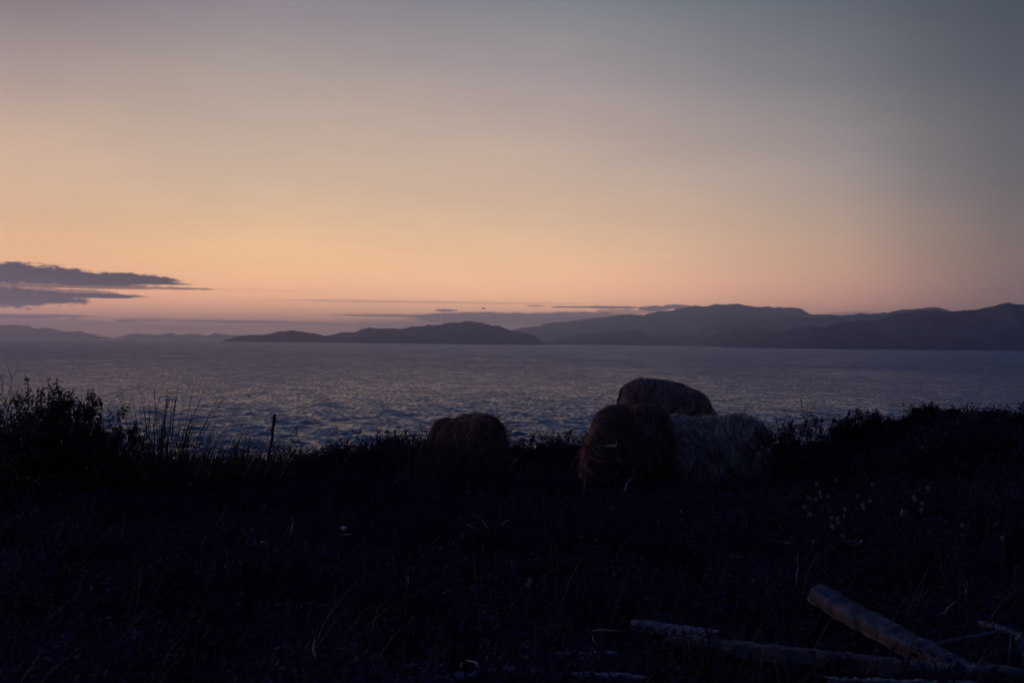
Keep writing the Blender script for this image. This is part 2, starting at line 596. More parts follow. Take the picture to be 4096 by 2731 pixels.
HILLS = {
    'far_left': (15500, 1800, [(-900, 1330), (-600, 1312), (-300, 1304), (-100, 1300), (0, 1299), (30, 1302), (54, 1299), (77, 1302), (119, 1307), (149, 1315), (179, 1314), (208, 1318), (250, 1324),
                               (286, 1326), (321, 1323), (333, 1327), (357, 1333), (387, 1339), (411, 1346)]),
    'far_mid': (18500, 1800, [(480, 1349), (518, 1338), (554, 1336), (595, 1338), (655, 1335), (685, 1333), (714, 1337), (774, 1335), (833, 1337), (857, 1331), (893, 1333), (923, 1338), (970, 1344), (1010, 1352)]),
    'island': (6800, 700, [(918, 1356), (952, 1342), (1000, 1337.5), (1042, 1338), (1071, 1333), (1107, 1325.6), (1161, 1322.6), (1190, 1325.6), (1232, 1331.5), (1268, 1336), (1292, 1343)] +
               zoomed(1300, 1150, 1.68, [(0, 325), (100, 305), (200, 297), (250, 280), (300, 273), (340, 272), (370, 277), (430, 278), (470, 274), (530, 280), (580, 268), (640, 261), (672, 261), (690, 250),
                                         (760, 246), (772, 250), (800, 238), (870, 234), (930, 232), (1000, 236), (1040, 234), (1110, 247), (1125, 256), (1170, 253), (1210, 268), (1240, 280), (1300, 297),
                                         (1340, 305), (1380, 315), (1420, 335), (1450, 357), (1485, 376)])),
    'ridge_high': (13800, 2200, [(1930, 1374), (1990, 1345)] + zoomed(1300, 1150, 1.68, [(1260, 278), (1340, 265), (1440, 255), (1500, 245), (1580, 232), (1690, 216), (1860, 205), (1920, 190), (1990, 183), (2050, 181),
                                                                       (2130, 185), (2180, 172)]) +
                   zoomed(2600, 1150, 1.572, [(0, 160), (100, 147), (170, 130), (240, 118), (310, 109), (350, 114), (480, 108), (550, 99), (600, 108), (640, 109), (700, 127), (750, 118), (780, 123), (800, 120),
                                              (830, 125), (890, 120), (950, 135), (1000, 155), (1015, 162), (1080, 161), (1150, 165), (1200, 175), (1400, 190), (1700, 230), (2000, 330), (2150, 380)])),
    'ridge_spur': (10200, 1500, zoomed(2600, 1150, 1.572, [(-150, 372), (100, 340), (230, 290), (300, 265), (400, 235), (500, 222), (600, 210), (700, 197), (800, 190), (900, 188), (1000, 182), (1080, 183), (1170, 178),
                                                           (1260, 175), (1330, 165), (1380, 167), (1440, 158), (1530, 152), (1590, 142), (1690, 131), (1750, 126), (1830, 127), (1880, 140), (1900, 148), (2050, 170),
                                                           (2352, 240), (2700, 400)])),
    'headland_low': (8800, 800, [(2165, 1378)] + zoomed(1300, 1150, 1.68, [(1480, 362), (1540, 345), (1640, 325), (1760, 312), (1860, 305), (1930, 290), (2000, 288), (2110, 290), (2150, 305), (2200, 322), (2250, 322)]) +
                     zoomed(2600, 1150, 1.572, [(0, 310), (50, 303), (180, 295), (240, 302), (290, 310), (350, 312), (480, 322), (700, 345), (900, 380)])),
    'headland_mid': (7600, 900, zoomed(2600, 1150, 1.572, [(180, 372), (260, 340), (340, 310), (430, 290), (520, 272), (600, 264), (680, 262), (780, 268), (860, 265), (1000, 262), (1300, 290), (1700, 330), (2000, 390)])),
    'headland_near': (5800, 1300, zoomed(2600, 1150, 1.572, [(480, 378), (560, 345), (640, 325), (700, 305), (800, 285), (860, 268), (920, 258), (1030, 240), (1090, 247), (1160, 230), (1250, 210), (1330, 203), (1400, 203),
                                                             (1470, 183), (1500, 172), (1600, 160), (1750, 150), (1850, 147), (1920, 145), (2040, 140), (2100, 125), (2160, 115), (2200, 105), (2250, 95), (2300, 102),
                                                             (2352, 108), (2600, 70), (2900, 90), (3300, 60), (3800, 150)])),
}
HILL_LABEL = {
    'far_left': ('hill', 'palest hazy hills low on the horizon at the far left'),
    'far_mid': ('hill', 'thin pale line of far hills left of the island'),
    'island': ('island', 'dark humped island in the middle of the horizon'),
    'ridge_high': ('hill', 'highest hazy ridge behind the headlands on the right'),
    'ridge_spur': ('hill', 'grey spur running down in front of the highest ridge'),
    'headland_low': ('hill', 'low grey headland just right of the island'),
    'headland_mid': ('hill', 'small rounded headland between the low headland and the darkest hill'),
    'headland_near': ('hill', 'darkest and nearest hill at the right edge'),
}
for hi, (key, (D, W, pts)) in enumerate(HILLS.items()):
    pts = sorted(pts)
    xs = np.array([p[0] for p in pts])
    ws = np.array([P(p[0], p[1], D) for p in pts])
    n = 700
    wx = np.linspace(ws[0, 0], ws[-1, 0], n)
    h = np.interp(wx, ws[:, 0], ws[:, 2])
    env = np.clip((h - 2) / 40.0, 0, 1)
    h = h + env * vnoise1(wx / (D * 0.008), 100 + hi, 6) * D * 0.0013
    rows = np.concatenate([np.linspace(-1, 0, 13), np.linspace(0, 1, 8)[1:]])
    V = []
    for r_ in rows:
        prof = (1 - abs(r_)) ** 0.85
        y = D + r_ * W * (0.75 + 0.35 * vnoise1(wx / (D * 0.05) + 9, 200 + hi, 3))
        bump = vnoise2(wx / (D * 0.02) + 30, np.full(n, r_ * 3.0 + 10), 300 + hi, 4) * 0.18 * (1 - (1 - abs(r_)) ** 3)
        z = np.maximum(h, -4) * np.clip(prof + bump * prof * 2, 0, 1.0) if r_ != 0 else h
        z = np.where(h > 0, z, h)
        if abs(r_) == 1:
            z = np.full(n, -6.0)
        x = wx * (1 + (y - D) / D * 0.6)
        V.append(np.stack([x, y, z], -1))
    V = np.stack(V).reshape(-1, 3)
    nr = len(rows)
    ii = np.arange((nr - 1) * (n - 1))
    a0 = (ii // (n - 1)) * n + ii % (n - 1)
    me = np_mesh('hill', V, [np.stack([a0, a0 + 1, a0 + n + 1, a0 + n], -1)])
    nm, lb = HILL_LABEL[key]
    tag(obj(nm, me, m_hill), lb, None, None, 'structure')

# ------------------------------------------------------------------ haze
bm = bmesh.new()
bmesh.ops.create_cube(bm, size=1.0)
for v in bm.verts:
    v.co = Vector((v.co.x * 90000, (v.co.y + 0.5) * 44500 - 3000, (v.co.z + 0.5) * 440 - 8))
hz = bpy.data.meshes.new('haze')
bm.to_mesh(hz)
bm.free()
hm = bpy.data.materials.new('haze_air')
hm.use_nodes = True
ht = hm.node_tree
ht.nodes.clear()
pv = ht.nodes.new('ShaderNodeVolumePrincipled')
pv.inputs['Color'].default_value = (0.60, 0.73, 1.0, 1)
pv.inputs['Density'].default_value = 7.5e-5
pv.inputs['Anisotropy'].default_value = 0.85
ho = ht.nodes.new('ShaderNodeOutputMaterial')
ht.links.new(pv.outputs[0], ho.inputs['Volume'])
hm.cycles.homogeneous_volume = True
hz_o = obj('haze', hz, hm)
tag(hz_o, 'thin evening haze over the sea and hills', None, None, 'stuff')

# ------------------------------------------------------------------ plant materials
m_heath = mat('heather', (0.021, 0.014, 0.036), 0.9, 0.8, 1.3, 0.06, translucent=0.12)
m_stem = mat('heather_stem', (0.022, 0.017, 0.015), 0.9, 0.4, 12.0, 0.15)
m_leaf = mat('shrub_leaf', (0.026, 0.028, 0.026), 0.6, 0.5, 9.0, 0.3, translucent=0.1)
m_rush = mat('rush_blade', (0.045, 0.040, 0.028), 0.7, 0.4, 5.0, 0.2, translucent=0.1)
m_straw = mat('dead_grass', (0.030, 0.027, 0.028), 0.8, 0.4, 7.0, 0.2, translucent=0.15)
m_wood = mat('weathered_wood', (0.025, 0.032, 0.044), 0.85, 0.85, 2.2, 0.2, 0.8, stretch=(1.6, 9, 9))
m_wood2 = mat('bleached_wood', (0.065, 0.072, 0.085), 0.8, 0.35, 6.0, 0.25, 0.3, stretch=(2, 10, 10))
m_twig = mat('bleached_twig', (0.085, 0.09, 0.1), 0.8, 0.35, 20.0, 0.2)
m_cotton = mat('cotton_tuft', (0.19, 0.20, 0.22), 0.95, 0.15, 30.0, 0.05, translucent=0.3)
m_stake = mat('stake_wood', (0.030, 0.026, 0.026), 0.9, 0.4, 15.0, 0.15, 0.4)
m_stone = mat('pale_stone', (0.42, 0.40, 0.38), 0.9, 0.2, 14.0, 0.2, 0.3)


# ------------------------------------------------------------------ heather carpet (uncountable: one object)
def sprig_proto(seed, stems=15, leaves=9):
    r = np.random.default_rng(seed)
    mb = MB()
    a = r.uniform(0, 2 * math.pi, stems)
    rr = np.sqrt(r.uniform(0, 1, stems)) * 0.5
    base = np.stack([np.cos(a) * rr * 0.45, np.sin(a) * rr * 0.45, np.full(stems, -0.1)], -1)
    tip = np.stack([np.cos(a) * rr * 1.25 + r.normal(0, .08, stems) + 0.06, np.sin(a) * rr * 1.25 + r.normal(0, .08, stems), 1.05 - rr * 0.7 + r.normal(0, .12, stems)], -1)
    midp = (base + tip) / 2 + r.normal(0, .05, (stems, 3)) + np.array([0, 0, .06])
    pts = np.stack([base, midp, tip], 1)
    side = unit(np.stack([r.normal(0, 1, stems), r.normal(0, 1, stems), r.normal(0, .2, stems)], -1))
    mb.ribbons(pts, np.tile(np.array([[.018, .014, .005]]), (stems, 1)), side)
    t = r.uniform(0.35, 1.0, (stems, leaves))
    c = midp[:, None] * (1 - (t[..., None] * 2 - 1).clip(-1, 1)) + tip[:, None] * (t[..., None] * 2 - 1).clip(-1, 1)
    c = c.reshape(-1, 3) + r.normal(0, .035, (stems * leaves, 3))
    nL = len(c)
    d1 = unit(r.normal(0, 1, (nL, 3)) + np.array([0, 0, 0.9])) * r.uniform(.05, .10, (nL, 1))
    d2 = unit(np.cross(d1, r.normal(0, 1, (nL, 3)))) * r.uniform(.016, .034, (nL, 1))
    v = np.stack([c - d1 * 0.3, c + d2 + d1 * .3, c + d1, c - d2 + d1 * .3], 1).reshape(-1, 3)
    q = np.arange(nL * 4).reshape(-1, 4)
    mb.add(v, q)
    return np.concatenate(mb.v), np.concatenate(mb.q)


protos = [sprig_proto(40 + i) for i in range(6)]
sp = 0.335
cx, cyy = np.meshgrid(np.arange(-16, 16, sp), np.arange(4.6, 30.5, sp))
cx = cx.ravel() + rng.uniform(-.16, .16, cx.size)
cyy = cyy.ravel() + rng.uniform(-.16, .16, cyy.size)
ex = rng.uniform(-9, 9, 1500)                      # a thicker belt along the crest and on the mound
ey = np.where(ex > 3.6, rng.uniform(15.5, 19.5, 1500), 19.0 + 6.8 * sstep(-6.0, 1.5, ex) + rng.uniform(-2.4, .6, 1500))
em = (ex < .2) | (ex > 3.6)
cx = np.concatenate([cx, ex[em]])
cyy = np.concatenate([cyy, ey[em]])
keep = (np.abs(cx) < 0.375 * cyy + 1.3)
crest = 19.2 + 6.8 * sstep(-6.0, 1.5, cx) - 2.0 * sstep(4.5, 8.0, cx)
keep &= cyy < crest + 2.0
cx, cyy, crest = cx[keep], cyy[keep], crest[keep]
cz = ground_z(cx, cyy)
patch = vnoise2(cx + 80, cyy + 80, 5, 3, 0.55)
hgt = 0.29 + 0.24 * patch + rng.normal(0, 0.035, len(cx))
wood_zone = (cx > 0.2) & (cx < 4.0) & (cyy < 8.4)
hgt = np.where(wood_zone, hgt * 0.75, hgt)
hgt = np.where((cx > 0.7) & (cx < 3.9) & (cyy > 14.5) & (cyy < 23.5), hgt * 0.55, hgt)           # grazed around the cattle
hgt = np.where((cx > -2.2) & (cx < 0.3) & (cyy > 16.5) & (cyy < 21.0), hgt * 1.35, hgt)
hgt = np.where((cx > 3.7) & (cyy > 14.0) & (cyy < 20.0), hgt * 1.05, hgt)
hgt = np.where((cx < -0.2) & (np.abs(cyy - crest) < 2.2), hgt * (1.15 + 0.5 * np.clip(patch, -.4, 1)), hgt)
hgt = np.clip(hgt, 0.08, 0.6)
vs_, qs_, off = [], [], 0
pick = rng.integers(0, len(protos), len(cx))
rot = rng.uniform(0, 2 * math.pi, len(cx))
for i in range(len(cx)):
    pvv, pq = protos[pick[i]]
    c_, s_ = math.cos(rot[i]), math.sin(rot[i])
    wsc = 0.42 + 0.2 * rng.random()
    v = np.empty_like(pvv)
    v[:, 0] = (pvv[:, 0] * c_ - pvv[:, 1] * s_) * wsc + cx[i] + pvv[:, 2] * 0.03
    v[:, 1] = (pvv[:, 0] * s_ + pvv[:, 1] * c_) * wsc + cyy[i]
    v[:, 2] = pvv[:, 2] * hgt[i] + cz[i]
    vs_.append(v)
    qs_.append(pq + off)
    off += len(pvv)
he_me = np_mesh('heather', np.concatenate(vs_), [np.concatenate(qs_)], smooth=False)
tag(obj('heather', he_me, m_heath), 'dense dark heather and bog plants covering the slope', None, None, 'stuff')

# loose thin grass among the heather
ng = 4000
gyv = rng.uniform(5, 28, ng)
gxv = rng.uniform(-1, 1, ng) * (0.375 * gyv + 1.0)
cr = 19.2 + 6.8 * sstep(-6.0, 1.5, gxv) - 2.0 * sstep(4.5, 8.0, gxv)
ok = (gyv < cr + 1.5) & (vnoise2(gxv + 20, gyv + 33, 9, 3, 0.5) > -0.15)
gxv, gyv = gxv[ok], gyv[ok]
ng = len(gxv)
b0 = np.stack([gxv, gyv, ground_z(gxv, gyv)], -1)
hh = rng.uniform(0.25, 0.58, ng)
lean = np.stack([rng.normal(0.10, 0.14, ng), rng.normal(0, 0.14, ng), np.zeros(ng)], -1)
ts = np.array([0, .35, .7, 1.0])
gp = b0[:, None] + np.stack([np.zeros((ng, 4)), np.zeros((ng, 4)), hh[:, None] * ts * (1 - 0.12 * ts)], -1) + lean[:, None] * (ts ** 1.8)[None, :, None] * (hh[:, None, None] / 0.4)
mb = MB()
sd = unit(np.stack([rng.normal(0, 1, ng), rng.normal(0, 1, ng), np.zeros(ng)], -1))
mb.ribbons(gp, np.tile(np.array([.003, .003, .0025, .0008]), (ng, 1)), sd)
tag(obj('moor_grass', mb.mesh('moor_grass'), m_straw), 'thin dry grass stalks scattered among the heather', None, None, 'stuff')


# ------------------------------------------------------------------ rush clumps
def rush_clump(px, d, h, n, r0, spread, lean, label, m=None, cat='rushes', name='rush_clump'):
    x = P(px, 1400, d).x
    z = gz(x, d) - 0.03
    a = rng.uniform(0, 2 * math.pi, n)
    q = np.sqrt(rng.uniform(0, 1, n))
    base = np.stack([np.cos(a) * q * r0, np.sin(a) * q * r0 * 0.7, np.zeros(n)], -1)
    hh = h * rng.uniform(0.42, 1.0, n) ** 0.9
    out = np.stack([np.cos(a) * q * spread + rng.normal(lean, 0.10, n), np.sin(a) * q * spread + rng.normal(0, .1, n), np.zeros(n)], -1)
    ts = np.linspace(0, 1, 6)
    pts = base[:, None] + np.stack([np.zeros((n, 6)), np.zeros((n, 6)), hh[:, None] * (ts - 0.10 * ts ** 2)], -1) + out[:, None] * (ts ** 1.7)[None, :, None] * hh[:, None, None]
    mb = MB()
    sd = unit(np.stack([rng.normal(1, .5, n), rng.normal(0, .6, n), np.zeros(n)], -1))
    wd = np.array([.0056, .0056, .0050, .0042, .0030, .0010])[None] * rng.uniform(0.8, 1.35, (n, 1))
    mb.ribbons(pts, wd, sd)
    o = obj(name, mb.mesh(name), m or m_rush, None, (x, d, z))
    tag(o, label, cat, 'tall rushes along the crest')
    return o


rush_clump(650, 16.6, 1.75, 110, 0.30, 0.28, 0.05, 'tallest rush clump, its blades rising highest against the sea left of the stake')
rush_clump(520, 17.0, 1.15, 90, 0.30, 0.40, -0.02, 'thin rush clump fanning out between the round bush and the tallest rushes')
rush_clump(400, 17.0, 1.1, 80, 0.26, 0.25, 0.03, 'sparse upright rushes right beside the round leafy bush')
rush_clump(780, 17.0, 1.24, 120, 0.34, 0.30, 0.16, 'dense rush clump leaning right just right of the tallest rushes')
rush_clump(900, 17.2, 1.12, 120, 0.34, 0.26, 0.20, 'dense wind-bent rush clump midway between tallest rushes and stake')
rush_clump(1010, 17.4, 1.06, 100, 0.30, 0.25, 0.16, 'dense rush clump standing against the left side of the stake')
rush_clump(1560, 20.0, 0.85, 60, 0.28, 0.30, 0.12, 'thin rushes on the crest between the stake and the left cow')
rush_clump(1660, 19.5, 1.0, 40, 0.25, 0.22, 0.06, 'few tall rushes just left of the left cow')
rush_clump(1760, 18.2, 1.28, 240, 0.40, 0.22, 0.42, 'thick windswept rush clump in front of the left cow', m_straw)
rush_clump(1850, 18.0, 1.15, 200, 0.40, 0.25, 0.38, 'windswept pale rushes hanging over the middle of the left cow', m_straw)
rush_clump(1960, 18.2, 0.62, 90, 0.35, 0.30, 0.10, 'short pale rushes at the right end of the left cow', m_straw)
rush_clump(2090, 20.0, 0.58, 60, 0.35, 0.30, 0.14, 'low rushes on the crest just right of the left cow')
rush_clump(2230, 21.5, 0.62, 60, 0.35, 0.25, 0.05, 'low rushes on the crest just left of the brown cow')


# ------------------------------------------------------------------ shrubs
def shrub(name, label, cat, px, top_py, d, width, stems, leaves, leaf, seed, group=None, levels=3, twiggy=False, m=None, lean=0.08, zoff=0.0, thick=1.0):
    r = random.Random(seed)
    x = P(px, 1400, d).x
    z = gz(x, d) - 0.04 + zoff
    top = P(px, top_py, d).z
    h = max(0.25, top - z)
    root = empty(name, (x, d, z))
    tag(root, label, cat, group)
    tips = []

    def grow(p, dirv, length, rad_, lev):
        k = 3
        pts, cur, dv = [p], p, dirv
        for s in range(k):
            dv = (dv + Vector((r.gauss(lean * .25, .16), r.gauss(0, .16), r.gauss(.10, .08)))).normalized()
            cur = cur + dv * (length / k)
            pts.append(cur)
        mb.tube(pts, [rad_ * (1 - .18 * i) for i in range(k + 1)], 4 if lev < 2 else 3, False)
        if lev >= levels:
            tips.append((pts[-1], dv, pts[1], pts[2]))
            return
        for c in range(r.choice((2, 3, 3)) if not twiggy else 2):
            nd = (dv + Vector((r.gauss(0, .48), r.gauss(0, .48), r.gauss(.10, .3)))).normalized()
            grow(pts[r.choice((2, 3, 3))], nd, length * r.uniform(.55, .85), rad_ * .6, lev + 1)

    tot = sum(0.7 ** i for i in range(levels + 1))
    for s in range(stems):
        a = r.uniform(0, 2 * math.pi)
        q = math.sqrt(r.random())
        base = Vector((math.cos(a) * q * width * .22, math.sin(a) * q * width * .22, 0))
        dv = Vector((math.cos(a) * q * width * .55, math.sin(a) * q * width * .55, h * (1.05 - .35 * q))).normalized()
        mb = MB()
        grow(base, dv, h * (1.10 - .32 * q) / tot * r.uniform(.85, 1.08), 0.011 * thick * (h / 0.8) ** .6, 0)
        obj('stem', mb.mesh('stem'), m_stem, root)
    if tips and leaves:
        tp_ = np.array([t[0] for t in tips])
        td = np.array([t[1] for t in tips])
        tb = np.array([t[2] for t in tips])
        rr_ = np.random.default_rng(seed)
        n = len(tips)
        f = rr_.uniform(0, 1.05, (n, leaves, 1))
        c = (tb[:, None] * (1 - f) + tp_[:, None] * f).reshape(-1, 3) + rr_.normal(0, leaf * .45, (n * leaves, 3))
        d1 = unit(np.repeat(td, leaves, 0) * .8 + rr_.normal(0, .75, (n * leaves, 3))) * leaf * rr_.uniform(.7, 1.3, (n * leaves, 1))
        d2 = unit(np.cross(d1, rr_.normal(0, 1, d1.shape))) * leaf * .28
        v = np.stack([c, c + d1 * .5 + d2, c + d1, c + d1 * .5 - d2], 1).reshape(-1, 3)
        obj('foliage', np_mesh('foliage', v, [np.arange(len(v)).reshape(-1, 4)], False), m or m_leaf, root)
    return root


shrub('bush', 'large round leafy bush at the left edge, the one nearest the rushes', 'bush', 215, 1545, 15.5, 1.35, 24, 28, .034, 1, 'bushes at the left edge')
shrub('bush', 'leafy bush cut by the left edge with upright sprays behind the round bush', 'bush', 85, 1490, 15.9, 1.0, 16, 20, .034, 2, 'bushes at the left edge')
shrub('bush', 'low dark bush filling the bottom of the left edge group', 'bush', 20, 1640, 15.0, 1.2, 14, 24, .034, 3, 'bushes at the left edge')
shrub('bush', 'thin bare twiggy bush standing tallest at the left edge', 'bush', 10, 1410, 16.2, 0.5, 5, 2, .02, 4, 'bushes at the left edge', twiggy=True)
shrub('bush', 'low sprawling bush tucked under the right side of the round bush', 'bush', 325, 1690, 15.8, 0.8, 14, 10, .03, 5, 'bushes at the left edge')

HB = [  # px, top, d, width, stems, leaves, label
    (430, 1765, 17.4, .5, 8, 9, 'low heather bush between the round bush and the rushes, left one of two'),
    (490, 1775, 17.2, .4, 7, 9, 'low heather bush between the round bush and the rushes, right one of two'),
    (1160, 1722, 19.0, .28, 4, 14, 'spindly heather sprig with a round tuft just right of the stake'),
    (1210, 1765, 18.8, .34, 5, 10, 'small low heather sprig second to the right of the stake'),
    (1285, 1780, 19.2, .45, 7, 10, 'small heather bush third to the right of the stake'),
    (1385, 1728, 20.0, .60, 10, 12, 'rounded heather bush on the crest halfway between stake and left cow'),
    (1460, 1752, 20.3, .70, 10, 12, 'low wide heather bush left of the thin rushes by the left cow'),
    (1570, 1738, 20.6, .62, 10, 12, 'heather bush under the thin rushes left of the left cow'),
    (1690, 1732, 20.4, .50, 9, 12, 'heather bush touching the left end of the left cow'),
    (2080, 1708, 21.0, .50, 9, 11, 'heather bush touching the right end of the left cow'),
    (2215, 1672, 24.8, .22, 4, 16, 'tall dark heather tuft on the crest midway between left and brown cows'),
    (2150, 1725, 22.0, .60, 9, 11, 'low heather bush midway between left and brown cows'),
    (2275, 1715, 22.0, .55, 9, 11, 'low heather bush just left of the brown cow'),
    (3090, 1660, 18.6, .45, 8, 10, 'heather bush beside the rump of the blonde cow'),
    (3165, 1606, 18.2, .42, 8, 12, 'leafy heather bush standing up on the right ridge nearest the blonde cow'),
    (3232, 1600, 18.0, .24, 3, 14, 'thin forked heather bush, second upright one from the blonde cow'),
    (3282, 1630, 18.0, .30, 5, 10, 'small heather bush on the ridge right of the thin forked one'),
    (3345, 1640, 18.0, .45, 7, 10, 'low heather bush on the ridge left of the first dark mound'),
    (3410, 1630, 17.8, .60, 10, 16, 'dense low heather mound on the ridge, left of two rounded mounds'),
    (3530, 1622, 17.8, .75, 12, 18, 'dense heather mound with a peaked top in the middle of the right ridge'),
    (3640, 1612, 17.8, .35, 5, 6, 'sparse see-through heather bush left of the tallest one on the right ridge'),
    (3720, 1602, 17.6, .65, 13, 16, 'tallest and widest heather bush on the right ridge'),
    (3810, 1630, 17.4, .60, 11, 16, 'dense heather bush sloping down right of the tallest one'),
    (3895, 1630, 17.3, .42, 8, 12, 'feathery heather bush with two peaks right of the dense sloping one'),
    (3985, 1645, 17.2, .42, 8, 12, 'feathery heather bush second from the right edge'),
    (4085, 1655, 16.8, .45, 7, 8, 'open heather bush cut by the right edge'),
]
for i, (px, tpy, d, wdt, st, lv, lb) in enumerate(HB):
    shrub('heather_bush', lb, 'heather bush', px, tpy, d, wdt, st, lv, .026, 60 + i, 'heather bushes along the crest', levels=2 if st < 6 else 3, m=m_heath)

# bare crooked stems in front of the lying beam
for i, (px, tpy, d, lb) in enumerate([(2790, 2500, 6.35, 'bare crooked stems in front of the left end of the long beam'),
                                      (2960, 2540, 6.2, 'bare crooked stems crossing the middle of the long beam, left one'),
                                      (3190, 2560, 6.15, 'bare crooked stems crossing the middle of the long beam, right one'),
                                      (3370, 2580, 6.1, 'bare crooked stems in front of the long beam below the leaning beam')]):
    shrub('bare_heather', lb, 'bare shrub', px, tpy, d, .55, 7, 0, .02, 120 + i, 'bare stems in front of the beams', levels=2, twiggy=True, thick=1.5)


# ------------------------------------------------------------------ stake
def poly_obj(name, pts, rad_, material, label, cat, sides=6, group=None):
    mb = MB()
    mb.tube(pts, rad_, sides)
    c = Vector(pts[0])
    me = mb.mesh(name)
    me.transform(Matrix.Translation(-c))
    return tag(obj(name, me, material, None, c), label, cat, group)


d = 17.6
b = P(1066, 1900, d)
b.z = gz(b.x, d) - .1
stake_pts = [b, P(1075, 1830, d), P(1080, 1790, d), P(1090, 1752, d + .04), P(1089, 1722, d + .05), P(1096, 1688, d), P(1097, 1668, d), P(1102, 1654, d)]
stk = poly_obj('wooden_stake', stake_pts, [.028, .025, .022, .020, .019, .018, .024, .008], m_stake, 'dark crooked wooden stake sticking up at the right end of the rushes', 'stake', 7)
for p0_, p1_, p2_ in [((1087, 1768), (1099, 1782), (1098, 1796)), ((1083, 1800), (1104, 1812), (1112, 1838)), ((1083, 1722), (1078, 1717), (1075, 1714))]:
    mb = MB()
    mb.tube([P(*p0_, d) - b, P(*p1_, d - .04) - b, P(*p2_, d - .05) - b], [.008, .006, .003], 5)
    obj('snag', mb.mesh('snag'), m_stake, stk)


# ------------------------------------------------------------------ cows
def smoothed(parts, voxel):
    bm = bmesh.new()
    for c, r3, rotm in parts:
        M = Matrix.Translation(c) @ (rotm or Matrix.Identity(4)) @ Matrix.Diagonal((*r3, 1))
        bmesh.ops.create_icosphere(bm, subdivisions=3, radius=1.0, matrix=M)
    me = bpy.data.meshes.new('tmp')
    bm.to_mesh(me)
    bm.free()
    o = bpy.data.objects.new('tmp', me)
    col.objects.link(o)
    rm = o.modifiers.new('r', 'REMESH')
    rm.mode = 'VOXEL'
    rm.voxel_size = voxel
    sm = o.modifiers.new('s', 'SMOOTH')
    sm.factor = .5
    sm.iterations = 7
    dg = bpy.context.evaluated_depsgraph_get()
    out = bpy.data.meshes.new_from_object(o.evaluated_get(dg))
    bpy.data.objects.remove(o)
    bpy.data.meshes.remove(me)
    out.polygons.foreach_set('use_smooth', np.ones(len(out.polygons), dtype=bool))
    return out


def capsule(parts, p0, p1, r0, r1, n=7):
    p0, p1 = Vector(p0), Vector(p1)
    for i in range(n):
        f = i / (n - 1)
        rr = r0 * (1 - f) + r1 * f
        parts.append((p0.lerp(p1, f), (rr, rr, rr), None))


def fur_material(c):
    """Hair: a dull sheen on the near side and light scattered forward through the thin strands."""
    m = mat('cow_fur', c, .5, .75, 6.0, .4)
    t = m.node_tree
    b = t.nodes['Principled BSDF']
    rf = t.nodes.new('ShaderNodeBsdfRefraction')
    rf.inputs['IOR'].default_value = 1.0
    rf.inputs['Roughness'].default_value = .75
    rf.inputs['Color'].default_value = (*[min(1, x ** .36) for x in c], 1)
    mx = t.nodes.new('ShaderNodeMixShader')
    mx.inputs[0].default_value = .52
    t.links.new(b.outputs[0], mx.inputs[1])
    t.links.new(rf.outputs[0], mx.inputs[2])
    t.links.new(mx.outputs[0], t.nodes['Material Output'].inputs[0])
    return m


